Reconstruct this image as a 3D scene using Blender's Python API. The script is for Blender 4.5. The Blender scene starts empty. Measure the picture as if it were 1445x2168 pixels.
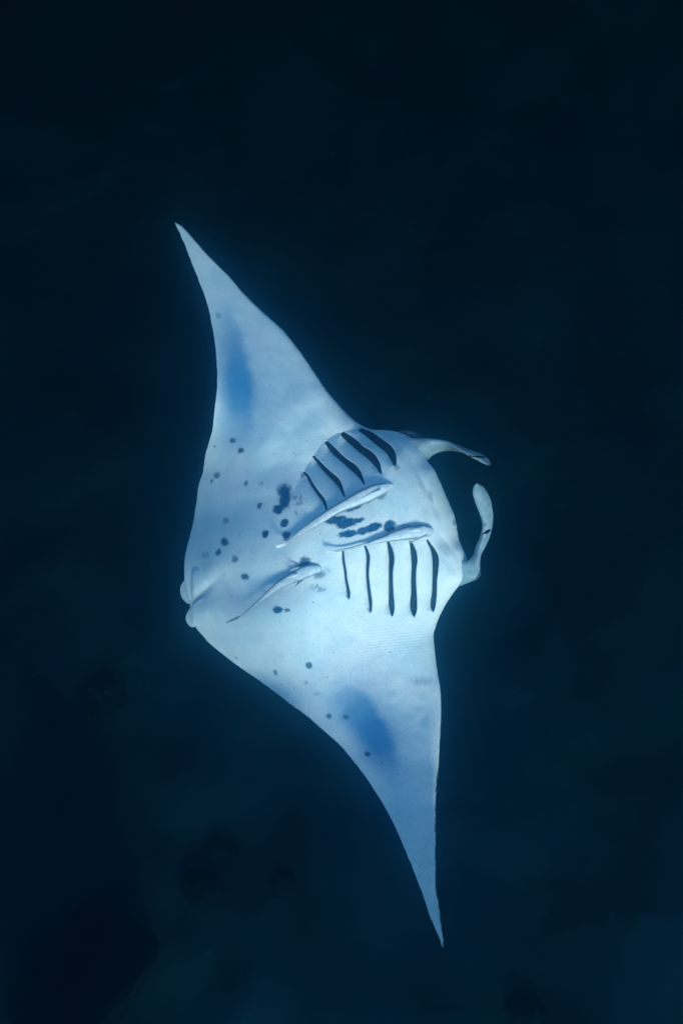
import bpy, math, random
import numpy as np

# ------------------------------------------------------------------ camera, world, sun, exposure
# Looking straight down from just under the surface; world Z is up.  The ray hangs at about z = 0.
H = 4.6                      # camera height above the ray (m)
S = 480.0                    # traced units per metre at z = 0
scene = bpy.context.scene
cam_data = bpy.data.cameras.new("camera")
cam = bpy.data.objects.new("camera", cam_data)
scene.collection.objects.link(cam)
cam.location = (0, 0, H)
cam.rotation_euler = (0, 0, 0)
cam_data.sensor_fit = 'VERTICAL'
cam_data.sensor_height = 36.0
cam_data.lens = 36.0 * H / (2168.0 / S)
cam_data.clip_end = 500
scene.camera = cam

TO_SUN = np.array((0.26, -0.66, 0.70)); TO_SUN /= np.linalg.norm(TO_SUN)
world = bpy.data.worlds.new("World"); scene.world = world
world.use_nodes = True
wn = world.node_tree.nodes; wl = world.node_tree.links
sky = wn.new('ShaderNodeTexSky'); sky.sky_type = 'NISHITA'; sky.sun_disc = False; sky.ozone_density = 2.0; sky.dust_density = 0.0
sky.sun_elevation = math.asin(TO_SUN[2]); sky.sun_rotation = math.atan2(TO_SUN[0], TO_SUN[1])
wn['Background'].inputs['Strength'].default_value = 0.105
wl.new(sky.outputs['Color'], wn['Background'].inputs['Color'])
sun_data = bpy.data.lights.new("sun", 'SUN'); sun_data.energy = 3.0
sun_data.angle = math.radians(15.0); sun_data.color = (1.0, 0.88, 0.77)
sun = bpy.data.objects.new("sun", sun_data); scene.collection.objects.link(sun)
from mathutils import Vector
sun.rotation_euler = Vector(TO_SUN).to_track_quat('Z', 'Y').to_euler()
sun.location = (0, 0, 30)

vs = scene.view_settings
vs.view_transform = 'Standard'; vs.look = 'None'; vs.gamma = 1.0; vs.use_curve_mapping = False
vs.exposure = 0.93
cy = scene.cycles
cy.use_denoising = True; cy.use_adaptive_sampling = True; cy.adaptive_threshold = 0.02
cy.max_bounces = 5; cy.diffuse_bounces = 2; cy.volume_bounces = 2; cy.transparent_max_bounces = 8
cy.sample_clamp_indirect = 4.0

# ------------------------------------------------------------------ helpers
random.seed(4); rng = np.random.default_rng(11)
C = scene.collection.objects

def P(px, py, z):
    """traced units + height -> metres, each point at its own height"""
    px = np.asarray(px, float); py = np.asarray(py, float); z = np.asarray(z, float)
    k = (H - z) / H
    return np.stack([(px - 722.5) / S * k, (1084.0 - py) / S * k, z + 0 * px], -1)

def smooth(a, b, x):
    t = np.clip((x - a) / (b - a), 0, 1); return t * t * (3 - 2 * t)

_tab = rng.random((256, 256))
def vnoise(x, y):
    xi = np.floor(x).astype(int); yi = np.floor(y).astype(int)
    fx = x - xi; fy = y - yi; fx = fx * fx * (3 - 2 * fx); fy = fy * fy * (3 - 2 * fy)
    g = lambda a, b: _tab[a & 255, b & 255]
    return (g(xi, yi) * (1 - fx) + g(xi + 1, yi) * fx) * (1 - fy) + (g(xi, yi + 1) * (1 - fx) + g(xi + 1, yi + 1) * fx) * fy
def fbm(x, y, o=3):
    s = 0; a = 0.5
    for i in range(o):
        s = s + a * (vnoise(x * 2 ** i + 13 * i, y * 2 ** i + 7 * i) - 0.5) * 2; a *= 0.5
    return s

def spline(pts, n=24):
    """Catmull-Rom (centripetal-ish) through pts -> dense polyline"""
    p = np.array(pts, float); out = []
    for i in range(len(p) - 1):
        p0 = p[max(i - 1, 0)]; p1 = p[i]; p2 = p[i + 1]; p3 = p[min(i + 2, len(p) - 1)]
        d = np.linalg.norm(p2 - p1)
        m1 = (p2 - p0) / max(np.linalg.norm(p2 - p0), 1e-6) * d if i else (p2 - p1)
        m2 = (p3 - p1) / max(np.linalg.norm(p3 - p1), 1e-6) * d if i < len(p) - 2 else (p2 - p1)
        t = np.linspace(0, 1, n, endpoint=False)[:, None]
        out.append((2*t**3-3*t**2+1)*p1 + (t**3-2*t**2+t)*m1 + (-2*t**3+3*t**2)*p2 + (t**3-t**2)*m2)
    out.append(p[-1:]); return np.concatenate(out)
def arclen(q):
    return np.concatenate([[0], np.cumsum(np.linalg.norm(np.diff(q, axis=0), axis=1))])
def resample(q, n):
    l = arclen(q); s = np.linspace(0, l[-1], n)
    return np.stack([np.interp(s, l, q[:, k]) for k in range(q.shape[1])], -1)

def mesh_obj(name, verts, faces, mats, parent=None, mat_index=None, attrs=None, flat=False):
    me = bpy.data.meshes.new(name)
    verts = np.asarray(verts, np.float32).reshape(-1, 3)
    faces = np.asarray(faces, np.int32)
    me.vertices.add(len(verts)); me.vertices.foreach_set('co', verts.ravel())
    nf, k = faces.shape
    me.loops.add(nf * k); me.loops.foreach_set('vertex_index', faces.ravel())
    me.polygons.add(nf)
    me.polygons.foreach_set('loop_start', np.arange(nf, dtype=np.int32) * k)
    for m in mats: me.materials.append(m)
    if mat_index is not None: me.polygons.foreach_set('material_index', np.asarray(mat_index, np.int32))
    me.polygons.foreach_set('use_smooth', np.full(nf, not flat))
    for an, av in (attrs or {}).items():
        at = me.attributes.new(an, 'FLOAT', 'POINT'); at.data.foreach_set('value', np.asarray(av, np.float32).ravel())
    me.update(calc_edges=True); me.validate()
    o = bpy.data.objects.new(name, me); C.link(o)
    if parent is not None: o.parent = parent
    return o

def empty(name, loc, label, cat, group=None):
    o = bpy.data.objects.new(name, None); C.link(o); o.location = loc
    o['label'] = label; o['category'] = cat
    if group: o['group'] = group
    return o
def child(o, parent):
    o.parent = parent; o.matrix_parent_inverse = __import__('mathutils').Matrix.Translation(parent.location).inverted(); return o

def grid_faces(R, Cn, off=0, flip=False, wrap=False):
    i = np.arange(R - 1)[:, None]; j = np.arange(Cn if wrap else Cn - 1)[None, :]
    j2 = (j + 1) % Cn
    a = i * Cn + j; b = i * Cn + j2; c = (i + 1) * Cn + j2; d = (i + 1) * Cn + j
    f = np.stack([a, d, c, b] if flip else [a, b, c, d], -1).reshape(-1, 4)
    return f + off

# ------------------------------------------------------------------ materials
def mat(name):
    m = bpy.data.materials.new(name); m.use_nodes = True
    return m, m.node_tree.nodes, m.node_tree.links, m.node_tree.nodes['Principled BSDF']
def node(n, t, **kw):
    x = n.new(t)
    for k, v in kw.items(): setattr(x, k, v)
    return x
def mix(n, l, fac, a, b, bt='MIX'):
    x = n.new('ShaderNodeMix'); x.data_type = 'RGBA'; x.blend_type = bt
    for sock, v in ((x.inputs['Factor'], fac), (x.inputs['A'], a), (x.inputs['B'], b)):
        if isinstance(v, (int, float)): sock.default_value = v
        elif isinstance(v, tuple): sock.default_value = (*v, 1.0)
        else: l.new(v, sock)
    return x.outputs['Result']
def noise(n, l, scale, detail=3, rough=0.55):
    x = n.new('ShaderNodeTexNoise'); x.inputs['Scale'].default_value = scale
    x.inputs['Detail'].default_value = detail; x.inputs['Roughness'].default_value = rough
    g = n.new('ShaderNodeNewGeometry'); l.new(g.outputs['Position'], x.inputs['Vector'])
    return x.outputs['Fac']
def ramp(n, l, src, lo, hi, a=0.0, b=1.0):
    x = n.new('ShaderNodeMapRange'); x.interpolation_type = 'SMOOTHSTEP'
    l.new(src, x.inputs['Value'])
    for k, v in (('From Min', lo), ('From Max', hi), ('To Min', a), ('To Max', b)): x.inputs[k].default_value = v
    return x.outputs['Result']
def math_(n, l, op, a, b=None):
    x = n.new('ShaderNodeMath'); x.operation = op
    for i, v in enumerate((a, b)):
        if v is None: continue
        if isinstance(v, (int, float)): x.inputs[i].default_value = v
        else: l.new(v, x.inputs[i])
    return x.outputs[0]
def attr(n, name):
    x = n.new('ShaderNodeAttribute'); x.attribute_name = name; return x.outputs['Fac']

MARK = (0.002, 0.065, 0.155)
def belly_material():
    m, n, l, b = mat("manta_belly_skin")
    base = mix(n, l, ramp(n, l, noise(n, l, 5.0, 4), 0.35, 0.7), (0.66, 0.78, 0.77), (0.82, 0.86, 0.82))
    fine = ramp(n, l, noise(n, l, 130.0, 3, 0.75), 0.32, 0.68)
    sm = math_(n, l, 'MULTIPLY', ramp(n, l, noise(n, l, 17.0, 6, 0.7), 0.50, 0.78), 0.30)
    base = mix(n, l, sm, base, (0.30, 0.42, 0.50))
    base = mix(n, l, fine, mix(n, l, 1.0, base, (0.80, 0.87, 0.92), 'MULTIPLY'), base)
    # sparse pin-head speckles
    v = n.new('ShaderNodeTexVoronoi'); v.inputs['Scale'].default_value = 34.0
    g = n.new('ShaderNodeNewGeometry'); l.new(g.outputs['Position'], v.inputs['Vector'])
    sep = n.new('ShaderNodeSeparateColor'); l.new(v.outputs['Color'], sep.inputs['Color'])
    size = ramp(n, l, sep.outputs['Red'], 0.25, 1.0, 0.0, 0.12)
    sp = math_(n, l, 'LESS_THAN', v.outputs['Distance'], size)
    sp = math_(n, l, 'MULTIPLY', sp, ramp(n, l, sep.outputs['Green'], 0.2, 1.0, 0.15, 0.8))
    base = mix(n, l, sp, base, MARK)
    # blotches, wing patches and margins (masks carried by the mesh), broken up by grain
    gr = ramp(n, l, noise(n, l, 95.0, 3, 0.65), 0.25, 0.75, 0.90, 1.06)
    base = mix(n, l, math_(n, l, 'MINIMUM', math_(n, l, 'MULTIPLY', attr(n, 'patch'), 1.0), 1.0), base, (0.004, 0.25, 0.47))
    base = mix(n, l, math_(n, l, 'MINIMUM', math_(n, l, 'MULTIPLY', attr(n, 'mark'), gr), 1.0), base, MARK)
    base = mix(n, l, attr(n, 'rim'), base, (0.012, 0.03, 0.045))
    l.new(base, b.inputs['Base Color'])
    b.inputs['Roughness'].default_value = 0.62; b.inputs['Specular IOR Level'].default_value = 0.07
    # fin-ray ridges + skin grain
    w = math_(n, l, 'SINE', math_(n, l, 'MULTIPLY', attr(n, 'ray'), 2 * math.pi / 6.2))
    w = math_(n, l, 'MULTIPLY', w, attr(n, 'raymask'))
    hgt = math_(n, l, 'ADD', math_(n, l, 'MULTIPLY', w, 0.00035), math_(n, l, 'MULTIPLY', noise(n, l, 160.0, 3), 0.0012))
    bp = n.new('ShaderNodeBump'); bp.inputs['Strength'].default_value = 1.0; bp.inputs['Distance'].default_value = 1.0
    l.new(hgt, bp.inputs['Height']); l.new(bp.outputs['Normal'], b.inputs['Normal'])
    return m
def plain(name, c1, c2, scale, rough=0.6, spec=0.25, bump=0.0):
    m, n, l, b = mat(name)
    f = ramp(n, l, noise(n, l, scale, 4), 0.3, 0.7)
    l.new(mix(n, l, f, c1, c2), b.inputs['Base Color'])
    b.inputs['Roughness'].default_value = rough; b.inputs['Specular IOR Level'].default_value = spec
    if bump:
        bp = n.new('ShaderNodeBump'); bp.inputs['Distance'].default_value = bump
        l.new(noise(n, l, scale * 3, 4), bp.inputs['Height']); l.new(bp.outputs['Normal'], b.inputs['Normal'])
    return m
M_belly = belly_material()
M_back = plain("manta_back_skin", (0.012, 0.018, 0.022), (0.03, 0.035, 0.04), 12)
M_fin = plain("cephalic_fin_skin", (0.13, 0.24, 0.30), (0.25, 0.36, 0.41), 30, bump=0.001)
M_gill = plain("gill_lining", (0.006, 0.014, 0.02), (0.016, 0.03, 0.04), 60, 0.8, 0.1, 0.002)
M_tail = plain("remora_tail", (0.05, 0.085, 0.11), (0.10, 0.15, 0.18), 60, 0.8, 0.03)
M_eye = plain("eye_skin", (0.03, 0.07, 0.10), (0.06, 0.11, 0.15), 40, 0.35, 0.4)
M_rfin = plain("remora_fin", (0.20, 0.27, 0.33), (0.36, 0.43, 0.48), 60, 0.8, 0.05)
M_dark = plain("dark_fish_skin", (0.002, 0.004, 0.006), (0.006, 0.010, 0.014), 80, 0.8, 0.02)
M_reef = plain("reef_rock", (0.005, 0.014, 0.015), (0.012, 0.030, 0.03), 1.6, 0.9, 0.05, 0.05)
M_sand = plain("seabed_rubble", (0.008, 0.028, 0.040), (0.02, 0.055, 0.075), 0.5, 0.95, 0.05, 0.05)
M_speck = plain("plankton", (0.12, 0.16, 0.18), (0.25, 0.28, 0.28), 40)
def remora_material():
    m, n, l, b = mat("remora_skin")
    pale = mix(n, l, ramp(n, l, noise(n, l, 45.0, 3), 0.3, 0.7), (0.42, 0.53, 0.58), (0.60, 0.69, 0.72))
    gr = ramp(n, l, noise(n, l, 120.0, 2), 0.3, 0.7, 0.85, 1.1)
    k = math_(n, l, 'MINIMUM', math_(n, l, 'MULTIPLY', attr(n, 'back'), gr), 1.0)
    l.new(mix(n, l, k, pale, (0.04, 0.085, 0.12)), b.inputs['Base Color'])
    b.inputs['Roughness'].default_value = 0.45; b.inputs['Specular IOR Level'].default_value = 0.35
    return m
M_remora = remora_material()

# ------------------------------------------------------------------ seabed (large structure)
def bed_z(x, y):
    return -20 - 0.5 * y + 0.05 * x + 1.0 * fbm(x * 0.13 + 40, y * 0.13 + 40, 4) + 0.25 * fbm(x * 0.7 + 9, y * 0.7 + 3, 3)
g1 = np.concatenate([np.linspace(-90, -20, 36)[:-1], np.linspace(-20, 20, 201), np.linspace(20, 90, 36)[1:]])
gx, gy = np.meshgrid(g1, g1)
bedz = bed_z(gx, gy)
bed = mesh_obj("seabed", np.stack([gx, gy, bedz], -1), grid_faces(len(g1), len(g1)), [M_sand])
bed['kind'] = 'structure'; bed['label'] = 'dark rubble seabed far below the ray'

def coral_head(x, y, r, h, seed):
    nu, nv = 40, 22
    th = np.linspace(0, 2 * math.pi, nu, endpoint=False)[None, :]; ph = np.linspace(0.02, 1.72, nv)[:, None]
    dx = np.sin(ph) * np.cos(th); dy = np.sin(ph) * np.sin(th); dz = np.cos(ph) + 0 * th
    k = 1 + 0.34 * fbm(dx * 2 + seed * 5 + dz, dy * 2 + seed * 3, 4) + 0.12 * fbm(dx * 7 + seed, dy * 7 + dz * 5, 2)
    v = np.stack([dx * r * k, dy * r * k * 0.85, dz * h * k], -1)
    o = mesh_obj("coral_head", v, grid_faces(nv, nu, wrap=True), [M_reef])
    o.location = (x, y, float(bed_z(np.array(x), np.array(y))) - 0.1 * h)
    o['category'] = 'coral'; return o
def deep(px, py, z):                 # a place on the deep bed below a direction of view
    return P(px, py, z)
REEF = [(215, 2030, 1.05, 4.6, 'tall dark coral pinnacle rising from the seabed'),
        (150, 2160, 1.1, 2.6, 'broad dark coral knoll at the foot of the pinnacle'), (425, 1880, 0.42, 0.35, None), (600, 1872, 0.26, 0.22, None), (475, 1805, 0.34, 0.25, None),
        (225, 1480, 0.5, 0.25, None), (1110, 2140, 0.34, 0.3, None)]
for i, (px, py, r, h, lab) in enumerate(REEF):
    z = -20.
    for _ in range(6):
        q = P(px, py, z); z = float(bed_z(q[0], q[1]))
    o = coral_head(float(q[0]), float(q[1]), r, h, i + 1)
    if lab: o['label'] = lab
    else:
        o['label'] = 'low dark coral mound on the dim rubble seabed'; o['group'] = 'coral mounds on the seabed'

def seglat(Q, poly):
    """nearest point on polyline: distance sign (+ = front side), param, distance"""
    best = np.full(Q.shape[0], 1e9); par = np.zeros(Q.shape[0]); sg = np.zeros(Q.shape[0])
    l = arclen(poly)
    for i in range(len(poly) - 1):
        a, b = poly[i], poly[i + 1]; d = b - a; L2 = (d ** 2).sum()
        t = np.clip(((Q - a) @ d) / L2, 0, 1); c = a + t[:, None] * d
        dist = np.hypot(*(Q - c).T); m = dist < best
        best[m] = dist[m]; par[m] = (l[i] + t[m] * math.sqrt(L2)) / l[-1]
        cr = d[0] * (Q[:, 1] - a[1]) - d[1] * (Q[:, 0] - a[0])
        sg[m] = np.where(cr[m] < 0, 1, -1)
    return best, par, sg
# ------------------------------------------------------------------ the manta ray
LEAD = [(371,470),(388,481),(420,518),(451,551),(483,583),(518,623),(556,660),(595,695),(627,733),(658,777),(690,825),(722,863),
        (748,889),(767,902),(785,909),(817,911),(843,915),(868,924),(887,945),(903,975),(919,995),(932,1023),(942,1046),(951,1068),(961,1091),
        (966,1116),(971,1144),(982,1168),(988,1192),(984,1222),(964,1248),(954,1262),(938,1288),(929,1307),(922,1326),(917,1345),(919,1371),
        (925,1421),(931,1459),(933,1512),(930,1571),(928,1612),(926,1654),(924,1697),(923,1742),(923,1783),(924,1833),(924,1870),
        (928,1904),(933,1941),(938,1975),(941,2004)]
TRAIL = [(370,471),(388,510),(404,551),(418,586),(436,634),(448,682),(456,733),(460,784),(459,828),(454,870),(449,913),(436,960),
         (429,1002),(421,1024),(417,1057),(410,1101),(402,1135),(393,1171),(390,1198),(391,1225),(396,1250),(402,1275),(404,1300),(414,1328),(429,1345),
         (443,1361),(480,1392),(526,1425),(568,1454),(609,1486),(651,1517),(684,1546),(713,1571),(739,1600),(771,1641),(791,1671),
         (814,1708),(830,1738),(842,1764),(852,1787),(862,1811),(872,1835),(883,1864),(895,1896),(903,1919),(913,1949),(923,1971),(937,2006)]
ANCH = [((371,470),(370,471),0),((451,551),(404,551),22),((556,660),(442,655),46),((658,777),(460,784),80),((748,889),(449,913),124),
        ((843,915),(429,1002),192),((903,975),(417,1057),236),((932,1023),(410,1101),262),((961,1091),(393,1171),306),((982,1168),(391,1225),354),
        ((964,1248),(402,1275),400),((929,1307),(414,1328),440),((919,1371),(480,1392),468),((925,1421),(526,1425),486),((933,1512),(640,1509),514),
        ((928,1612),(739,1600),542),((924,1697),(808,1697),566),((923,1783),(851,1785),588),((924,1870),(885,1869),608),((938,1975),(925,1977),632),
        ((941,2004),(937,2006),646)]
lead = spline(LEAD, 30); trail = spline(TRAIL, 30)
def side(poly, pts):
    l = arclen(poly)
    a = [l[np.argmin(((poly - np.array(p)) ** 2).sum(1))] for p in pts]
    rows = np.arange(ANCH[-1][2] + 1); s = np.interp(rows, [t[2] for t in ANCH], a)
    for _ in range(60): s[1:-1] = (s[:-2] + 2 * s[1:-1] + s[2:]) / 4
    return np.stack([np.interp(s, l, poly[:, k]) for k in (0, 1)], -1)
Lp = side(lead, [a[0] for a in ANCH]); Tp = side(trail, [a[1] for a in ANCH])
uu = np.concatenate([[0, .0015, .004, .008, .013], np.linspace(.018, .62, 250), np.linspace(.62, .975, 90)[1:], [.982, .989, .994, .998, 1.0]])
R, N = len(Lp), len(uu)
PX = Lp[:, None, 0] * (1 - uu) + Tp[:, None, 0] * uu
PY = Lp[:, None, 1] * (1 - uu) + Tp[:, None, 1] * uu
# ragged trailing margin on the wings, tiny leading-edge nicks
chord = np.hypot(*(Lp - Tp).T)[:, None]
U = np.broadcast_to(uu, (R, N))
edge_w = np.exp(-((1 - U) * chord / 10) ** 2)
PX -= edge_w * 1.3 * fbm(PY / 9, PY / 31 + 3, 3) ; 
edge_l = np.exp(-(U * chord / 8) ** 2)
PX += edge_l * 0.9 * fbm(PY / 7 + 50, PX / 31, 3) * smooth(0, 40, np.minimum(np.abs(PY - 905) , 400))

AX = np.array((0.966, -0.257)); WX = np.array((0.257, 0.966)); ORG = np.array((680., 1185.))
T = ((PX - ORG[0]) * WX[0] + (PY - ORG[1]) * WX[1]) / S       # span coordinate (m), + = lower wing
A_ = ((PX - ORG[0]) * AX[0] + (PY - ORG[1]) * AX[1]) / S      # body axis (m), + = head
def midz(T, A_):
    lo = np.clip(T - 0.24, 0, None); up = np.clip(-T - 0.12, 0, None)
    z = 0.95 * (lo - 0.5 * (1 - np.exp(-lo / 0.5))) - 0.62 * (up - 0.45 * (1 - np.exp(-up / 0.45))) - 0.06 * up ** 2
    z = z - 0.10 * np.clip(-A_ - 0.1, 0, None) ** 1.5 * np.exp(-(T / 0.5) ** 2) * 1.6
    return z
def halves(T, A_, U, chord):
    tip = np.clip(chord / 260.0, 0.05, 1) ** 0.8
    body = np.exp(-(T / 0.50) ** 2)
    aw = 0.030 * tip + 0.15 * body
    d_lead = U * chord / S; d_trail = (1 - U) * chord / S            # metres from the margins
    rl = np.where(body > 0, 0.05 + 0.20 * body, 0.1) * np.clip(chord / 250, 0.12, 1)
    e1 = np.sqrt(np.clip(1 - (1 - np.clip(d_lead / rl, 0, 1)) ** 2, 0, 1))
    e2 = smooth(0, 1, np.clip(d_trail / (0.62 * chord / S), 0, 1)) ** 0.8
    return aw * e1 * e2, e1 * e2
zm = midz(T, A_)
hv, prof = halves(T, A_, U, chord)
# trailing margin of the body rolls away from the belly
bodyrow = np.exp(-((T + 0.1) / 0.55) ** 4)
Ts = Tp.copy()
for _ in range(500): Ts[1:-1] = (Ts[:-2] + 2 * Ts[1:-1] + Ts[2:]) / 4
dv_ = Lp - Ts; ln2 = (dv_ ** 2).sum(1)[:, None]
Us = 1 - ((PX - Ts[:, None, 0]) * dv_[:, None, 0] + (PY - Ts[:, None, 1]) * dv_[:, None, 1]) / np.maximum(ln2, 1)
curl = -0.56 * np.clip((Us - 0.50) / 0.50, 0, 1.15) ** 2.3 * bodyrow
Zb = zm + hv + curl + 0.004
# gentle lumps so that the skin is not a perfect sheet
Zb += (0.006 * fbm(PX / 70, PY / 70, 3) + 0.0016 * fbm(PX / 17 + 5, PY / 17, 3)) * prof
# pelvic swelling and cloacal hollow near the tail
def bump2(cx, cy, rx, ry, ang=0):
    c, s = math.cos(math.radians(ang)), math.sin(math.radians(ang))
    dx = PX - cx; dy = PY - cy
    return np.exp(-((dx * c + dy * s) / rx) ** 2 - ((-dx * s + dy * c) / ry) ** 2)
Zb += 0.014 * bump2(440, 1215, 40, 22, -38) + 0.010 * bump2(438, 1290, 36, 20, -48) - 0.016 * bump2(430, 1252, 30, 9, -42)
# mouth: lip ridge and the fold running behind it
Zb -= 0.006 * bump2(903, 1040, 7, 55, -24); Zb -= 0.006 * bump2(948, 1155, 7, 40, -38)
Zb += 0.008 * bump2(880, 960, 16, 36, -32) - 0.005 * bump2(850, 948, 6, 20, -34)
Zb += 0.008 * bump2(975, 1215, 18, 34, 35)

def roll_edge(line, depth, width):
    global Zb
    qq = np.stack([PX.ravel(), PY.ravel()], -1); sp = spline(line, 8)
    m = (qq[:, 0] > sp[:, 0].min() - 120) & (qq[:, 0] < sp[:, 0].max() + 120) & (qq[:, 1] > sp[:, 1].min() - 120) & (qq[:, 1] < sp[:, 1].max() + 120)
    d, par, sg = seglat(qq[m], sp); zz = Zb.ravel().copy()
    zz[m] -= depth * np.exp(-(d / width) ** 1.3) * smooth(0, .12, par) * smooth(1, .9, par) * (1 - 0.5 * smooth(.3, .6, par)); Zb = zz.reshape(R, N)
# gill slits: (rear edge, front edge) of each opening
SLITS = {
 'a': ([(759,911),(774.5,922),(793,937),(809,949),(820,959),(828,973),(833,984)], [(764,908.5),(786,916.5),(803,928),(819,939),(829,948),(836,962),(837,984)], 1.0),
 'b': ([(720,919),(736,934),(749.5,945),(766,958),(779.5,969),(790,979),(798,990),(803,1000)], [(727,916),(743,925),(758,936.5),(769.5,948),(783,955.5),(794.5,966),(802,980),(806,1000)], 1.0),
 'c': ([(687,936),(703,956),(720,971),(736,986.5),(752,1000),(762,1011),(770,1025)], [(693,936),(710,951),(726,967.5),(739.5,977.5),(753,987),(762,999),(771.5,1025)], 1.0),
 'd': ([(662,966),(673,979),(686,995),(698,1007),(710,1020),(719,1030),(728,1051)], [(664,965),(674.5,975),(688,989),(701,1001),(714,1012),(721,1023),(729.5,1051)], 1.0),
 'e': ([(642,1000),(650.5,1009),(659,1025),(669,1040),(677,1051),(685.5,1063),(690,1079)], [(643.5,999),(653,1007.5),(661.5,1023),(671.5,1038),(680,1048.5),(688,1061),(691.5,1079)], 0.6),
 'f': ([(903,1143),(905.5,1150),(911.5,1161),(915.5,1176),(917,1198),(917,1227),(915.5,1256),(912.5,1275),(912.5,1286.5),(916,1294)], [(904,1142),(911.5,1153),(920,1164.5),(926,1178),(925.5,1203),(923,1226.5),(922.5,1255.5),(921,1275),(919.5,1286),(917,1294)], 1.0),
 'g': ([(866,1146),(869,1159),(872,1178),(873,1198),(872,1227),(872,1256),(869.5,1279),(871,1293),(875,1304)], [(870,1146),(878,1164),(881.5,1184),(879,1205),(878.5,1228),(880,1256),(881,1284.5),(880,1295),(876.5,1304)], 1.0),
 'h': ([(818,1143),(821.5,1157),(825,1178),(825,1207),(825,1236),(825,1265),(824.5,1281),(826.5,1293),(829,1303)], [(820,1143),(829,1162),(832.8,1182),(830,1206),(829.7,1229),(831,1256),(833,1281),(832.5,1295),(830,1303)], 1.0),
 'i': ([(770,1154),(774.5,1166),(777.5,1180),(776.5,1208),(777.5,1232),(780,1254),(782.5,1276),(783,1294)], [(771.5,1153),(777.5,1164.5),(781,1178),(779,1210),(780.5,1232),(783,1252),(786,1275),(784.8,1294)], 0.8),
 'j': ([(724.5,1164),(726,1186),(729.5,1208),(732,1230),(735,1246),(736.5,1257),(736.8,1266)], [(726,1164),(728,1186),(731.5,1207),(733.8,1228.5),(737.5,1244),(739.2,1256),(738.6,1266)], 0.55),
}
roll_edge([(740,885),(767,902),(785,909),(817,911),(843,915),(868,924),(887,945),(903,975),(919,995),(932,1023),(951,1068),(966,1116),(971,1144),(982,1168)], 0.065, 32)
# the upper gill plates sink towards their outer ends and rise to the midline
outer = spline([(612,1060),(628,1026),(642,999),(663,965),(687,935),(722,915),(762,907),(800,908)], 8)
inner = spline([(680,1095),(692,1078),(730,1051),(772,1026),(806,1001),(838,985)], 8)
q = np.stack([PX.ravel(), PY.ravel()], -1)
near = (q[:, 0] > 480) & (q[:, 0] < 960) & (q[:, 1] > 700) & (q[:, 1] < 1340)
Zf = Zb.ravel().copy()
do, po, so = seglat(q[near], outer); di, pi_, si = seglat(q[near], inner)
inside = smooth(-4.0, 7.0, -so * do)          # below the outer line
inside = np.where(q[near][:, 1] > 1000 , inside * smooth(1095, 1050, q[near][:, 1]), inside)
rampv = do / np.clip(do + di, 1e-3, None)
endf = smooth(0.0, 0.34, po) * smooth(1.0, 0.75, po)
outside = np.exp(-(do / 60.0)) * smooth(110, 60, do)
dip = np.where(-so > 0, np.clip(1 - rampv * 1.15, 0, 1), outside) * np.where(q[near][:, 1] > 1000, smooth(1095, 1040, q[near][:, 1]), 1)
endf = np.where((po <= 0) | (po >= 1), endf * 0, endf)
Zf[near] -= 0.050 * dip * endf
Zclean = Zf.copy()
slit_polys = {}
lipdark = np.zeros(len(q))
for k, (rear, front, dep) in SLITS.items():
    ra = resample(spline(rear, 8), 60); fr = resample(spline(front, 8), 60)
    slit_polys[k] = (ra, fr, dep)
    c = (ra + fr) / 2; hw = np.maximum(np.hypot(*(fr - ra).T) / 2, 0.45)
    bb = (q[:, 0] > c[:, 0].min() - 30) & (q[:, 0] < c[:, 0].max() + 30) & (q[:, 1] > c[:, 1].min() - 30) & (q[:, 1] < c[:, 1].max() + 30)
    idx = np.nonzero(bb)[0]
    d, par, sg = seglat(q[idx], c)
    w = np.interp(par, np.linspace(0, 1, 60), hw); e = sg * d
    endt = np.interp(par, [0, 0.06, 0.93, 1], [0, 1, 1, 0])
    endt = endt * (d < 1e8)
    off_end = ((par <= 0) | (par >= 1)); far = np.where(off_end, smooth(4, 0, d), 1)
    hole = smooth(w + 1.3, w - 0.3, np.abs(e)) * np.where(off_end, 0.6, 1)
    roll = np.where(e < 0, np.exp(-np.clip(-e - w, 0, None) / 9.0), 0) * np.interp(par, [0, .15, .85, 1], [0, 1, 1, 0]) * far
    lip = np.exp(-((e - w - 4) / 5.0) ** 2) * np.interp(par, [0, .15, .85, 1], [0, 1, 1, 0]) * far
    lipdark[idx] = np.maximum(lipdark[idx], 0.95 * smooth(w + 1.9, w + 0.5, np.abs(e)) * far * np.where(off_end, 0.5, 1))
    Zf[idx] += -0.040 * dep * hole * far - 0.034 * dep * roll + 0.001 * dep * lip
Z = Zf.reshape(R, N)
Zc = Zclean.reshape(R, N)
def belly_z(px, py):
    px = np.atleast_1d(px).astype(float); py = np.atleast_1d(py).astype(float); out = []
    for x, y in zip(px, py):
        d2 = (PX - x) ** 2 + (PY - y) ** 2; i = np.argmin(d2); out.append(Zc.ravel()[i])
    return np.array(out)

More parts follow.
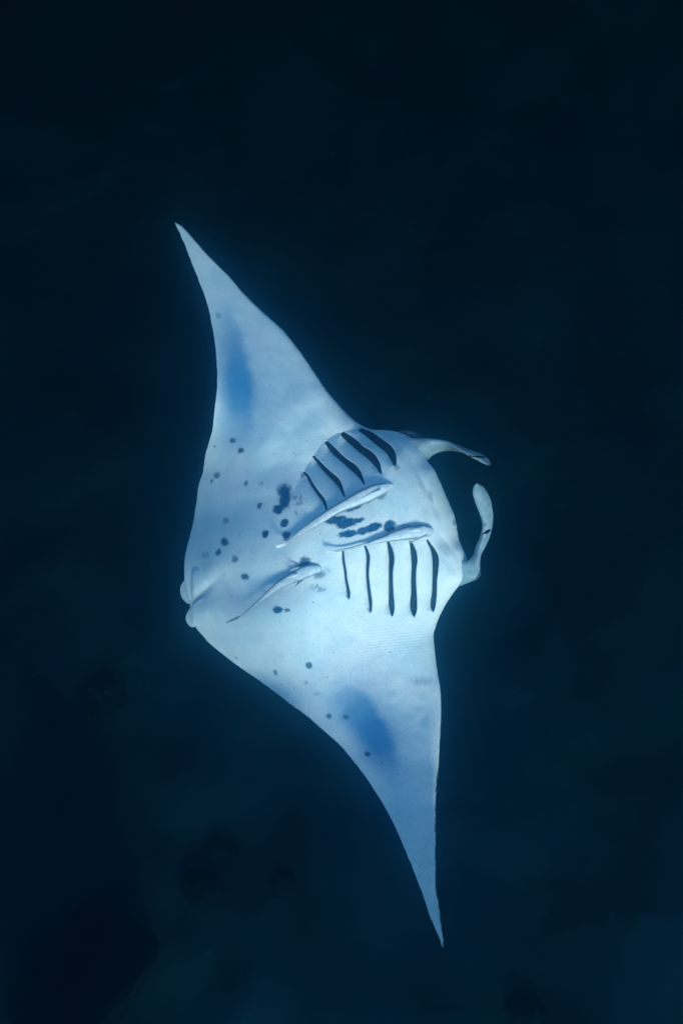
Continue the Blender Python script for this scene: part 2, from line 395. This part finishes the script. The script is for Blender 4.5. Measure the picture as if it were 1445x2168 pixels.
# --- markings
X1 = PX + 3.4 * fbm(PX / 8, PY / 8, 3); Y1 = PY + 3.4 * fbm(PX / 8 + 70, PY / 8 + 70, 3)
mark = np.zeros((R, N))
def spot(cx, cy, rx, ry, ang=0, st=0.9, soft=0.28, speck=0.0):
    global mark
    m = (np.abs(PX - cx) < 3 * max(rx, ry) + 8) & (np.abs(PY - cy) < 3 * max(rx, ry) + 8)
    c, s = math.cos(math.radians(ang)), math.sin(math.radians(ang))
    dx = X1[m] - cx; dy = Y1[m] - cy
    d = np.hypot((dx * c + dy * s) / rx, (-dx * s + dy * c) / ry) + 0.22 * fbm(PX[m] / 3.2 + cx, PY[m] / 3.2, 2)
    v = min(1.0, st * 1.25) * smooth(1 + soft, 1 - soft, d)
    if speck: v = v * smooth(speck - 0.2, speck + 0.3, 0.5 + fbm(PX[m] / 4, PY[m] / 4 + cx, 3))
    mark[m] = np.maximum(mark[m], v)
for a in [(493,932,6,5,0,.7),(509.5,953,7,6,-30,.75),(453,945,2.5,2.5,0,.5),(458,1007,6,6,20,.6),(448.6,1018,3,4.5,0,.6),(520.5,1022.6,4,5.5,0,.6),
          (554,1024,4,4,0,.3),(566,1032,3,3,0,.25),(550,1071,4.5,6.5,25,.7),(477.6,1102,7,6,0,.45),(601,1107,8,9.5,25,.95),(561.5,1130.5,7,8.5,20,.8),
          (606,1134,9,8.5,-30,.98),(476,1147,8.5,7,-30,.75),(463,1169,5.5,7.5,25,.7),(497,1185,6.5,7.5,20,.6),(519,1221,8.5,8,0,.72),(435,1175,8,7,0,.25),
          (474,1215,3,3,0,.2),(587,1291,11,7,5,.78),(608,1292.5,6,5,0,.7),(654,1408,6.5,7.5,0,.7),(583,1425,4.5,6,-30,.6),(648,1446,4,4,0,.35),
          (695,1516,5.5,5,0,.7),(731.7,1517.5,6,4.5,0,.6),(778,1595.6,6.5,5,0,.8),(808.5,1615,2,2,0,.6),(501,1393,5,2.5,30,.45),(896,1442,22,8,-5,.25,.8),
          (669,1469,8,4,0,.22,.6),(462,668,5,7,10,.35,.5),(840,989,6,5.5,0,.45,.6),(808,1003,4,3,0,.35,.6),(910,1052,4.5,13,-24,.34,.6),(884,1012,3,8,-30,.15,.7),
          (961,1106,3,5,-10,.5,.6),(893,1030,4,14,-28,.2,.8),(925,1090,5,20,-25,.16,.9),(900,1085,8,16,-20,.14,.9),(935,1160,6,18,-38,.2,.9),(925,1190,8,16,-20,.12,.9),(950,1200,7,22,-40,.14,.9),(885,1060,10,16,0,.1,.9),(845,960,5,12,-34,.2,.8),(645,1190,11,11,0,.72,.5),(638,1199,12,5,-10,.7,.5),(676,1217,12,8,-15,.62,.55),(700,1094,0.1,0.1)]:
    spot(*a)
# the big smear by the rear gill, speckled sprays, throat blotches
spot(602,1040,15,15,0,.86,.45); spot(602,1060,13,20,12,.88,.4); spot(588,1079,12,9.5,-25,.92,.25); spot(628,1058,15,13,0,.55,.6,.42); spot(634,1087,11,10,0,.45,.6,.5)
spot(675,1245,16,8,0,.5,.6,.45); spot(690,1208,12,8,0,.35,.7,.45)
spot(641,1006,6,7,20,.5,.5); spot(737,1257,5,11,0,.45,.6); spot(783,1292,4,6,0,.4,.6)
spot(704,1100,18,11,10,1,.2); spot(722,1099,14,8,0,.95,.3); spot(733,1108,24,10,-12,1,.2); spot(757,1102,14,4.5,-18,.85,.3)
spot(749,1074,20,7,-24,.75,.3); spot(738,1130,21,8,-8,1,.2); spot(770,1124,16,7.5,-15,1,.25); spot(789,1117,21,9,-20,1,.22)
spot(823,1114,11,13,35,1,.25); spot(829,1109,8,6,0,.7,.4); spot(807,1051,9,5,-15,.5,.5); spot(858,1114,11,4,0,.4,.6)
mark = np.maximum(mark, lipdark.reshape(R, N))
# large soft wing patches
patch = np.zeros((R, N))
def band(line, ws, st, left_soft, right_soft, fr=0.0):
    global patch
    sp = spline(line, 8); m = np.nonzero(((PX > sp[:, 0].min() - 110) & (PX < sp[:, 0].max() + 110) & (PY > sp[:, 1].min() - 110) & (PY < sp[:, 1].max() + 110)).ravel())[0]
    d, par, sg = seglat(q[m], sp); w = np.interp(par, np.linspace(0, 1, len(ws)), ws)
    x, y = q[m][:, 0], q[m][:, 1]
    d = d + fr * fbm(x / 22, y / 22, 3) + 3.0 * fbm((x + 0.35 * y) / 26, (y - 0.35 * x) / 3.0, 2) * (sg > 0)
    soft = np.where(sg > 0, right_soft, left_soft)
    v = smooth(w + soft, w - soft, d) * np.interp(par, np.linspace(0, 1, len(st)), st)
    endd = np.where((par <= 0) | (par >= 1), 0.85, 1)
    p = patch.ravel().copy(); p[m] = np.maximum(p[m], v * endd); patch = p.reshape(R, N)
band([(476,660),(488,710),(497,760),(502,806),(504,856),(500,915)], [13,25,33,37,37,36], [.28,.64,.84,.88,.82,.45], 30, 20, 6)
band([(476,640),(490,716),(499,760),(504,806),(505,852),(500,915)], [16,38,50,54,54,44], [.08,.24,.34,.36,.34,.2], 36, 42, 6)
band([(716,1462),(745,1495),(772,1535),(802,1580),(832,1630)], [28,44,41,36,20], [.42,.76,.86,.82,.4], 36, 18, 8)
band([(690,1445),(735,1490),(768,1535),(800,1580),(830,1635)], [34,60,56,46,26], [.16,.32,.36,.34,.12], 42, 36, 8)
# dark margin of the lower wing's leading edge
dl = U * chord
rim = smooth(1600, 1660, PY) * smooth(5.0 , 1.5, dl + 2.6 * fbm(PY / 6, PX / 30, 3) + 1.2 * smooth(1660, 1600, PY)) 
rim = np.maximum(rim, 0.55 * smooth(3.2, .8, dl + 3.2 * fbm(PY / 12 + 9, PX / 12, 3)) * smooth(900, 860, PY))
# fin rays: phase + where they show
raydir1 = np.array((0.10, 1.0)); ray = PX * 0.10 + PY * 1.0
raymask = np.exp(-((PX - 850) / 110) ** 2 - ((PY - 1345) / 42) ** 2) + 0.5 * np.exp(-((PX - 690) / 60) ** 2 - ((PY - 940) / 26) ** 2)
low = np.exp(-((PX - 590) / 70) ** 2 - ((PY - 1452) / 30) ** 2)
ray = np.where(low > raymask, PX * 1.0 - PY * 0.08, ray); raymask = np.clip(np.maximum(raymask, 0.5 * low), 0, 1)

# --- body mesh: belly sheet + back sheet + margins
thick_d = 0.010 * np.clip(chord / 120, 0.25, 1) + prof * (0.035 * np.clip(chord / 260, 0.05, 1) + 0.17 * np.exp(-(T / 0.42) ** 2))
ZD = np.minimum(zm + curl - thick_d, Z - 0.004 * np.clip(chord / 60, 0.3, 1))
Vv = P(PX, PY, Z); Vd = P(PX, PY, ZD)
verts = np.concatenate([Vv.reshape(-1, 3), Vd.reshape(-1, 3)])
fv = grid_faces(R, N, 0, flip=False); fd = grid_faces(R, N, R * N, flip=True)
ii = np.arange(R - 1)
def ring(a0, a1): return np.stack([a0, a1, a1 + R * N, a0 + R * N], -1)
st1 = ring(ii * N + N, ii * N)[:, ::-1][:, ::-1]
s_l = np.stack([ii * N, (ii + 1) * N, (ii + 1) * N + R * N, ii * N + R * N], -1)
s_t = np.stack([(ii + 1) * N + N - 1, ii * N + N - 1, ii * N + N - 1 + R * N, (ii + 1) * N + N - 1 + R * N], -1)
jj = np.arange(N - 1)
s_0 = np.stack([jj + 1, jj, jj + R * N, jj + 1 + R * N], -1)
b0 = (R - 1) * N
s_1 = np.stack([b0 + jj, b0 + jj + 1, b0 + jj + 1 + R * N, b0 + jj + R * N], -1)
# orientation check on one belly face: normal must point up
n0 = np.cross(verts[fv[0][1]] - verts[fv[0][0]], verts[fv[0][2]] - verts[fv[0][0]])
mid = fv[len(fv) // 2]; n0 = np.cross(verts[mid[1]] - verts[mid[0]], verts[mid[2]] - verts[mid[0]])
faces = np.concatenate([fv, fd, s_l, s_t, s_0, s_1])
if n0[2] < 0: faces = faces[:, ::-1]
mi = np.concatenate([np.zeros(len(fv)), np.ones(len(faces) - len(fv))])
z2 = np.zeros(R * N)
at = {k: np.concatenate([v.ravel(), z2]) for k, v in dict(mark=mark, patch=patch, rim=np.clip(rim, 0, 1), ray=ray, raymask=raymask).items()}
base = P(680, 1185, -0.1)
manta = empty("manta_ray", tuple(base), 'large manta ray showing its pale spotted belly with both wings spread', 'manta ray')
body = child(mesh_obj("body", verts, faces, [M_belly, M_back], None, mi, at), manta)

# --- gill openings: dark lining set inside each slit
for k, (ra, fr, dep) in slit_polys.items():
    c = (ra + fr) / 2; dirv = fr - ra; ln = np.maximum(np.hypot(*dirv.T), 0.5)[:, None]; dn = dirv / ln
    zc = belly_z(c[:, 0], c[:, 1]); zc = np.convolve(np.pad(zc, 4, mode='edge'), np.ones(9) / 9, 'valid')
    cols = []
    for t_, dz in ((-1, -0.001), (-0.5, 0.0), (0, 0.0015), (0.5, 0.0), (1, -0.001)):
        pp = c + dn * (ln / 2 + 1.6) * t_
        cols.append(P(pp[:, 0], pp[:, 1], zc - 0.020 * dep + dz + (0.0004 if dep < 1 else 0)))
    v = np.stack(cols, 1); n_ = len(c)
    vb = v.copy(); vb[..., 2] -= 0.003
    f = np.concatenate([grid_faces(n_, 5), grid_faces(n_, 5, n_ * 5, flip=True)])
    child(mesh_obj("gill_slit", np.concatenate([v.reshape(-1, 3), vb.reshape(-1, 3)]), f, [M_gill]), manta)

# --- blade: thin closed loft between two traced edges
def blade(name, ea, eb, zf, thick, material, parent, n=60, m=14, camber=0.0, follow=False):
    a = resample(spline(ea, 12), n); b = resample(spline(eb, 12), n)
    w = np.linspace(0, 1, m)[None, :, None]
    g = a[:, None] * (1 - w) + b[:, None] * w
    v = np.linspace(0, 1, n)[:, None]; w2 = np.linspace(0, 1, m)[None, :]
    z = zf(v, w2) + camber * np.sin(math.pi * w2)
    if follow:
        zb = belly_z(g[..., 0].ravel(), g[..., 1].ravel()).reshape(n, m)
        for _ in range(30): zb[1:-1] = (zb[:-2] + 2 * zb[1:-1] + zb[2:]) / 4
        z = z + zb - 1.7 * np.clip(409 - g[..., 0], 0, None) / S
    th = thick * np.sqrt(np.clip(1 - (2 * w2 - 1) ** 2, 0.0, 1)) * (1 - 0.75 * v ** 3) + 0.0006
    top = P(g[..., 0], g[..., 1], z + th / 2); bot = P(g[..., 0], g[..., 1], z - th / 2)
    nm = n * m
    V = [top.reshape(-1, 3), bot.reshape(-1, 3)]; F = [grid_faces(n, m), grid_faces(n, m, nm, flip=True)]; base_i = 2 * nm
    for a_, b_, fl in ((top[:, 0], bot[:, 0], False), (top[:, -1], bot[:, -1], True), (top[0], bot[0], True), (top[-1], bot[-1], False)):
        V.append(np.stack([a_, b_], 1).reshape(-1, 3)); F.append(grid_faces(len(a_), 2, base_i, flip=not fl)); base_i += 2 * len(a_)
    V = np.concatenate(V); F = np.concatenate(F)
    k = F[(n // 2) * (m - 1) + m // 2]
    if np.cross(V[k[1]] - V[k[0]], V[k[2]] - V[k[0]])[2] < 0: F = F[:, ::-1]
    return child(mesh_obj(name, V, F, [material]), parent)

# upper cephalic fin: a broad root that narrows, then the twisted pale blade
zh = float(belly_z(880, 950)[0])
blade("cephalic_fin", [(858,922),(871,927),(897,928),(921,929),(946,933),(969,942),(985,951)],
      [(880,985),(902,977),(914,965),(928,957.5),(946,955),(964,955.5),(982,959)],
      lambda v, w: zh - 0.045 + 0.02 * v - 0.09 * w ** 1.5 * smooth(0.1, 0.5, v), 0.030, M_fin, manta, camber=0.012)
blade("cephalic_fin", [(940,932.5),(953,936),(969,942),(991,951),(1014,959),(1030,969),(1037,979),(1038,984)],
      [(940,934),(956,943),(976,956),(993,966),(1009,974),(1020,980),(1029,984),(1036,985)],
      lambda v, w: zh - 0.015 + 0.06 * v + 0.03 * w, 0.014, M_fin, manta, camber=0.008)
# lower cephalic fin: narrow neck, spoon-shaped blade curling across the mouth
zl = float(belly_z(968, 1210)[0])
blade("cephalic_fin", [(955,1180),(985,1188),(1000,1177),(1005.5,1160),(1014,1139),(1019,1121),(1019,1102),(1012.5,1081.5),(1003.5,1058),(1000,1040),(1003,1028),(1009,1023.5)],
      [(958,1246),(982,1237),(1000,1229),(1010.5,1217),(1015,1206),(1015.5,1190),(1018,1174),(1024,1162),(1034,1141),(1040,1121),(1043,1099),(1041.5,1078),(1036,1054),(1028,1038),(1019,1027),(1011,1023.5)],
      lambda v, w: zl - 0.03 + 0.03 * v - 0.05 * w * smooth(0.3, 0.05, v) + 0.10 * smooth(0.25, 1, v) + 0.035 * (0.5 - w) * smooth(0.3, 0.6, v), 0.028, M_fin, manta, n=90, camber=0.010)
# pelvic fins at the tail
blade("pelvic_fin", [(442,1196),(417,1203),(397,1221),(384,1238),(381.5,1252),(385,1266)], [(456,1230),(442,1241),(426,1256),(413,1268),(405,1279),(395,1277)],
      lambda v, w: -0.016 + 0.032 * smooth(0.0, 0.45, v) - 0.05 * np.clip(v - 0.6, 0, 1) + 0.004 * w * v, 0.003, M_belly, manta, n=40, camber=0.001, follow=True)
blade("pelvic_fin", [(452,1250),(432,1264),(411,1279),(399,1293),(393,1308),(396,1319)], [(458,1288),(444,1302),(429,1313),(415,1324),(409,1328),(402,1326)],
      lambda v, w: -0.018 + 0.028 * smooth(0.0, 0.45, v) - 0.05 * np.clip(v - 0.6, 0, 1) + 0.004 * w * v, 0.003, M_belly, manta, n=40, camber=0.001, follow=True)

def ellipsoid(name, px, py, z, rx, ry, rz, ang, material, parent):
    nu, nv = 24, 14
    th = np.linspace(0, 2 * math.pi, nu, endpoint=False)[None, :]; ph = np.linspace(0.03, math.pi - 0.03, nv)[:, None]
    x = np.sin(ph) * np.cos(th) * rx; y = np.sin(ph) * np.sin(th) * ry; zz = (np.cos(ph) + 0 * th) * rz
    c, s = math.cos(ang), math.sin(ang)
    v = np.stack([c * x - s * y, s * x + c * y, zz], -1) + P(px, py, z)
    return child(mesh_obj(name, v, grid_faces(nv, nu, wrap=True), [material]), parent)
ellipsoid("eye", 868, 922, zh - 0.10, 0.056, 0.024, 0.035, -0.28, M_eye, manta)
ellipsoid("eye", 1004, 1217, zl - 0.085, 0.022, 0.034, 0.03, -0.75, M_eye, manta)

# ------------------------------------------------------------------ remoras
def remora(label, up, lo, zoff, rear_fins, tail, prior=None, flat=0.5):
    a = resample(spline(up, 10), 64); b = resample(spline(lo, 10), 64)
    c = (a + b) / 2; hw = np.hypot(*(a - b).T) / 2 / S
    zc = belly_z(c[:, 0], c[:, 1]); zc = np.convolve(np.pad(zc, 10, mode='edge'), np.ones(21) / 21, 'valid')
    v = np.linspace(0, 1, 64)
    zc = zc + np.interp(v, np.linspace(0, 1, len(zoff)), zoff) + hw * flat
    nr = 20; th = np.linspace(0, 2 * math.pi, nr, endpoint=False)
    cen = P(c[:, 0], c[:, 1], zc); nrm = P(a[:, 0], a[:, 1], zc) - cen
    nrm /= np.maximum(np.linalg.norm(nrm, axis=1, keepdims=True), 1e-6)
    up_ = np.array((0, 0, 1.0))
    ring_ = cen[:, None] + hw[:, None, None] * (np.cos(th)[None, :, None] * nrm[:, None] + flat * np.sin(th)[None, :, None] * up_)
    # jaw groove just behind the snout
    back = np.broadcast_to(0.7 * smooth(-0.1, -0.7, np.sin(th))[None], (64, nr)).copy()
    back = np.maximum(back, 0.85 * smooth(0.62, 0.95, np.abs(np.cos(th)))[None] * smooth(0.0, 0.1, v)[:, None])
    back = np.maximum(back, 0.28 * smooth(0.45, 0.8, v)[:, None])
    root = empty("remora", tuple(cen[0]), label, 'remora', None)
    f = grid_faces(64, nr, wrap=True)
    k = f[30 * nr + 5]; V = ring_.reshape(-1, 3)
    if np.cross(V[k[1]] - V[k[0]], V[k[2]] - V[k[0]])[2] < 0: f = f[:, ::-1]
    child(mesh_obj("body", V, f, [M_remora], None, None, {'back': back}), root)
    for (name, ea, eb, vz, dz0, dz1, material) in rear_fins:
        z0 = float(np.interp(vz, v, zc))
        blade(name, ea, eb, lambda vv, ww, z0=z0, dz0=dz0, dz1=dz1: z0 + dz0 + (dz1 - dz0) * vv, 0.004, material, root, n=20, m=8)
    z1 = float(zc[-1])
    blade("tail_fin", tail[0], tail[1], lambda vv, ww: z1 + 0.006 + 0.006 * (0.5 - ww) * vv, 0.003, tail[2], root, n=20, m=8)
    return root, zc
rA, zA = remora('longest pale remora beneath the upper gill slits, its tail by two dark spots',
   [(832,1025),(822,1023),(812,1023),(786,1027.6),(765,1037),(744,1048.6),(723,1062),(702,1074),(681,1088),(660,1102.5),(639,1117.5),(623,1130.5),(610,1142),(600,1150)],
   [(832,1026),(829,1032),(822,1040),(807,1049),(786,1060.5),(765,1068.4),(744,1076),(728,1081),(707,1092),(691,1102),(670,1114),(647,1127.5),(628,1140),(613,1150),(601,1155)],
   [0.0, 0.0, 0.004, 0.010, 0.016, 0.018],
   [("pectoral_fin", [(806,1036),(790,1041),(772,1050),(766,1056)], [(804,1040),(790,1046),(776,1053),(767,1057)], 0.15, 0.020, 0.022, M_remora),
    ("pectoral_fin", [(806,1049),(796,1056),(784,1063),(774,1070)], [(800,1053),(788,1060),(780,1065),(773,1071)], 0.15, -0.004, 0.0, M_rfin),
    ("anal_fin", [(735,1079),(724,1084),(716,1088),(710,1092)], [(728,1082),(720,1088),(714,1092),(709,1094)], 0.45, 0.0, 0.012, M_rfin),
    ("dorsal_fin", [(668,1096),(654,1105),(641,1114),(630,1124)], [(666,1099),(650,1107),(637,1116),(629,1125)], 0.75, 0.0, 0.004, M_rfin)],
   ([(604,1147),(597,1150.5),(590,1153),(584,1155)], [(604,1154),(597,1157),(590,1160),(585,1161)], M_remora))
rB, zB = remora('pale remora lying along the inner ends of the lower gill slits',
   [(918,1125),(915,1119),(909,1115.5),(894,1112),(878,1113),(862,1116),(844,1121),(823,1129),(797,1139.4),(770,1150),(744,1157.5),(718,1163.5),(704,1165.5)],
   [(918,1126),(914,1131),(907,1134.5),(891,1138.5),(870,1141),(849,1143.3),(823,1146.5),(797,1150.5),(770,1156),(744,1162.5),(718,1168),(704,1169)],
   [0.0, 0.0, 0.004, 0.010, 0.015, 0.018],
   [("pectoral_fin", [(905,1131),(893,1135),(880,1140),(866,1149)], [(897,1138),(886,1142),(875,1147),(867,1151)], 0.1, 0.012, 0.022, M_rfin),
    ("pectoral_fin", [(893,1117),(882,1118),(872,1120),(864,1123)], [(890,1124),(880,1125),(870,1126),(864,1126)], 0.15, 0.022, 0.024, M_remora),
    ("anal_fin", [(826,1131),(812,1136),(796,1142),(778,1150)], [(820,1136),(806,1142),(792,1147),(777,1152)], 0.5, 0.008, 0.008, M_rfin)],
   ([(708,1165),(702,1165.5),(696,1165.5),(689,1165)], [(708,1169),(702,1170),(696,1171.5),(691,1173)], M_remora))
rC, zC = remora('slender curved remora over the belly between the pelvic fins and the rearmost lower gill slit',
   [(681.5,1200),(677,1197),(670,1195.5),(649,1196.5),(633.5,1202),(618,1211),(602,1221.5),(586,1232.5),(570,1247),(554.6,1262),(539,1277),(523,1291.5),(507,1304.5),(500,1307.5)],
   [(681.5,1202),(680,1206),(675.5,1211),(660,1219),(644,1226.5),(623,1234.5),(602,1242.5),(586,1250.5),(570,1261.5),(554.6,1273),(539,1284),(523,1297),(507,1307.5),(500,1310.5)],
   [0.0, 0.003, 0.012, 0.025, 0.038, 0.046],
   [("pectoral_fin", [(640,1199),(630,1200),(620,1203),(613,1207)], [(632,1204),(626,1206),(620,1208),(614,1209)], 0.2, -0.006, 0.0, M_rfin),
    ("pectoral_fin", [(646,1226),(638,1232),(630,1238),(624,1243.5)], [(633,1230),(629,1234),(626,1239),(623,1243.5)], 0.2, -0.004, 0.010, M_rfin),
    ("pelvic_fin", [(630,1214),(622,1216),(614,1219),(608,1223)], [(630,1219),(622,1222),(614,1224),(608,1225)], 0.3, 0.024, 0.024, M_remora),
    ("anal_fin", [(573,1247),(558,1261),(543,1276),(528,1289)], [(570,1252),(556,1265),(541,1280),(526,1292)], 0.72, 0.006, 0.004, M_rfin)],
   ([(508,1303.5),(499,1306.5),(490,1311),(478,1318)], [(507,1308.5),(499,1312.5),(490,1315.5),(479,1319.5)], M_tail))
# small eyes on the jaw line
ellipsoid("eye", 817.5, 1043, float(zA[5]) - 0.002, 0.003, 0.004, 0.003, 0.3, M_dark, rA)
ellipsoid("eye", 907, 1134, float(zB[4]) - 0.002, 0.004, 0.003, 0.003, 0.3, M_dark, rB)

# ------------------------------------------------------------------ small fish
def small_fish(label, p, length, ang, group=None, slim=0.30, pitch=0.0):
    root = empty("small_fish", (0, 0, 0), label, 'fish', group)
    n, nr = 16, 10; v = np.linspace(0, 1, n); th = np.linspace(0, 2 * math.pi, nr, endpoint=False)
    r = slim * 0.5 * np.sin(np.pi * np.clip(v, 0.01, 0.99) ** 0.75) ** 0.8 + 0.02
    pts = np.stack([np.broadcast_to((0.5 - v)[:, None], (n, nr)), r[:, None] * 0.6 * np.cos(th), r[:, None] * np.sin(th)], -1) * length
    o = mesh_obj("body", pts, grid_faces(n, nr, wrap=True), [M_dark], root)
    tv = np.array([(-.46, -.01, 0), (-.72, -.012, .17), (-.62, -.01, 0), (-.72, -.012, -.17), (-.46, .01, 0), (-.72, .012, .17), (-.62, .01, 0), (-.72, .012, -.17)]) * length
    tf = np.array([(0, 1, 2, 3), (7, 6, 5, 4), (0, 4, 5, 1), (1, 5, 6, 2), (2, 6, 7, 3), (3, 7, 4, 0)])
    mesh_obj("tail_fin", tv, tf, [M_dark], root)
    dv = np.array([(.15, -.006, .1 * slim / .3), (-.05, -.004, .24 * slim / .3), (-.25, -.006, .08 * slim / .3), (.15, .006, .1 * slim / .3), (-.05, .004, .24 * slim / .3), (-.25, .006, .08 * slim / .3)]) * length
    df = np.array([(0, 1, 2, 2), (5, 5, 4, 3), (0, 3, 4, 1), (1, 4, 5, 2)])
    me = bpy.data.meshes.new("dorsal_fin"); me.from_pydata([tuple(x) for x in dv], [], [(0, 1, 2), (5, 4, 3), (0, 3, 4, 1), (1, 4, 5, 2), (2, 5, 3, 0)]); me.materials.append(M_dark)
    d = bpy.data.objects.new("dorsal_fin", me); C.link(d); d.parent = root
    root.location = tuple(p); root.rotation_euler = (pitch, 0, ang)
    return root
small_fish('tiny dark fish across the broad spoon-shaped head fin', P(1030, 1126, zl + 0.085), 0.036, math.radians(28), slim=0.36, pitch=1.1)
small_fish('tiny slim dark fish across the narrow twisted head fin', P(1012, 967, zh + 0.085), 0.062, math.radians(-4), slim=0.12, pitch=1.2)
small_fish('tall dark fish far off in open water', P(301, 172, -5), 0.11, math.radians(96), slim=0.5, pitch=1.0)
small_fish('round dark fish hanging in open water beside the tall one', P(144, 306, -5), 0.095, math.radians(40), slim=0.75, pitch=1.0)
small_fish('lone dark fish in open water off the front of the upper wing', P(912, 490, -5), 0.075, math.radians(80), slim=0.55, pitch=1.0)

# ------------------------------------------------------------------ drifting plankton (uncountable)
oct_v = np.array([(1,0,0),(-1,0,0),(0,1,0),(0,-1,0),(0,0,1),(0,0,-1)], float)
oct_f = np.array([(0,2,4),(2,1,4),(1,3,4),(3,0,4),(2,0,5),(1,2,5),(3,1,5),(0,3,5)])
vv, ff = [], []
r2 = np.random.default_rng(5)
for i in range(1100):
    z = r2.uniform(-5, 1.2); x = r2.uniform(-4.5, 4.5); y = r2.uniform(-6, 6)
    s = r2.uniform(0.0006, 0.0022) * (1.0 if z > 0 else 1.25)
    vv.append(oct_v * s * r2.uniform(0.6, 1.4, 3) + (x, y, z)); ff.append(oct_f + 6 * i)
pl = mesh_obj("plankton", np.concatenate(vv), np.concatenate(ff), [M_speck])
pl['kind'] = 'stuff'; pl['label'] = 'fine pale specks drifting in the dark water'; pl['category'] = 'plankton'

# ------------------------------------------------------------------ the water itself (even volume round everything)
def haze_box():
    x0, x1, z0, z1 = -95, 95, float(bedz.min()) - 1.2, H + 0.5
    v = [(x0, x0, z0), (x1, x0, z0), (x1, x1, z0), (x0, x1, z0), (x0, x0, z1), (x1, x0, z1), (x1, x1, z1), (x0, x1, z1)]
    f = [(3, 2, 1, 0), (4, 5, 6, 7), (0, 1, 5, 4), (1, 2, 6, 5), (2, 3, 7, 6), (3, 0, 4, 7)]
    m = bpy.data.materials.new("sea_water"); m.use_nodes = True; n = m.node_tree.nodes; l = m.node_tree.links
    n.remove(n['Principled BSDF'])
    pv = n.new('ShaderNodeVolumePrincipled'); l.new(pv.outputs['Volume'], n['Material Output'].inputs['Volume'])
    pv.inputs['Color'].default_value = (0.05, 0.32, 0.62, 1)
    pv.inputs['Absorption Color'].default_value = (0.20, 0.57, 0.92, 1)
    pv.inputs['Density'].default_value = 0.12
    pv.inputs['Anisotropy'].default_value = 0.975
    o = mesh_obj("haze", v, f, [m], flat=True)
    o['kind'] = 'stuff'; o['label'] = 'dark blue sea water filling the whole scene'; o['category'] = 'water'
haze_box()
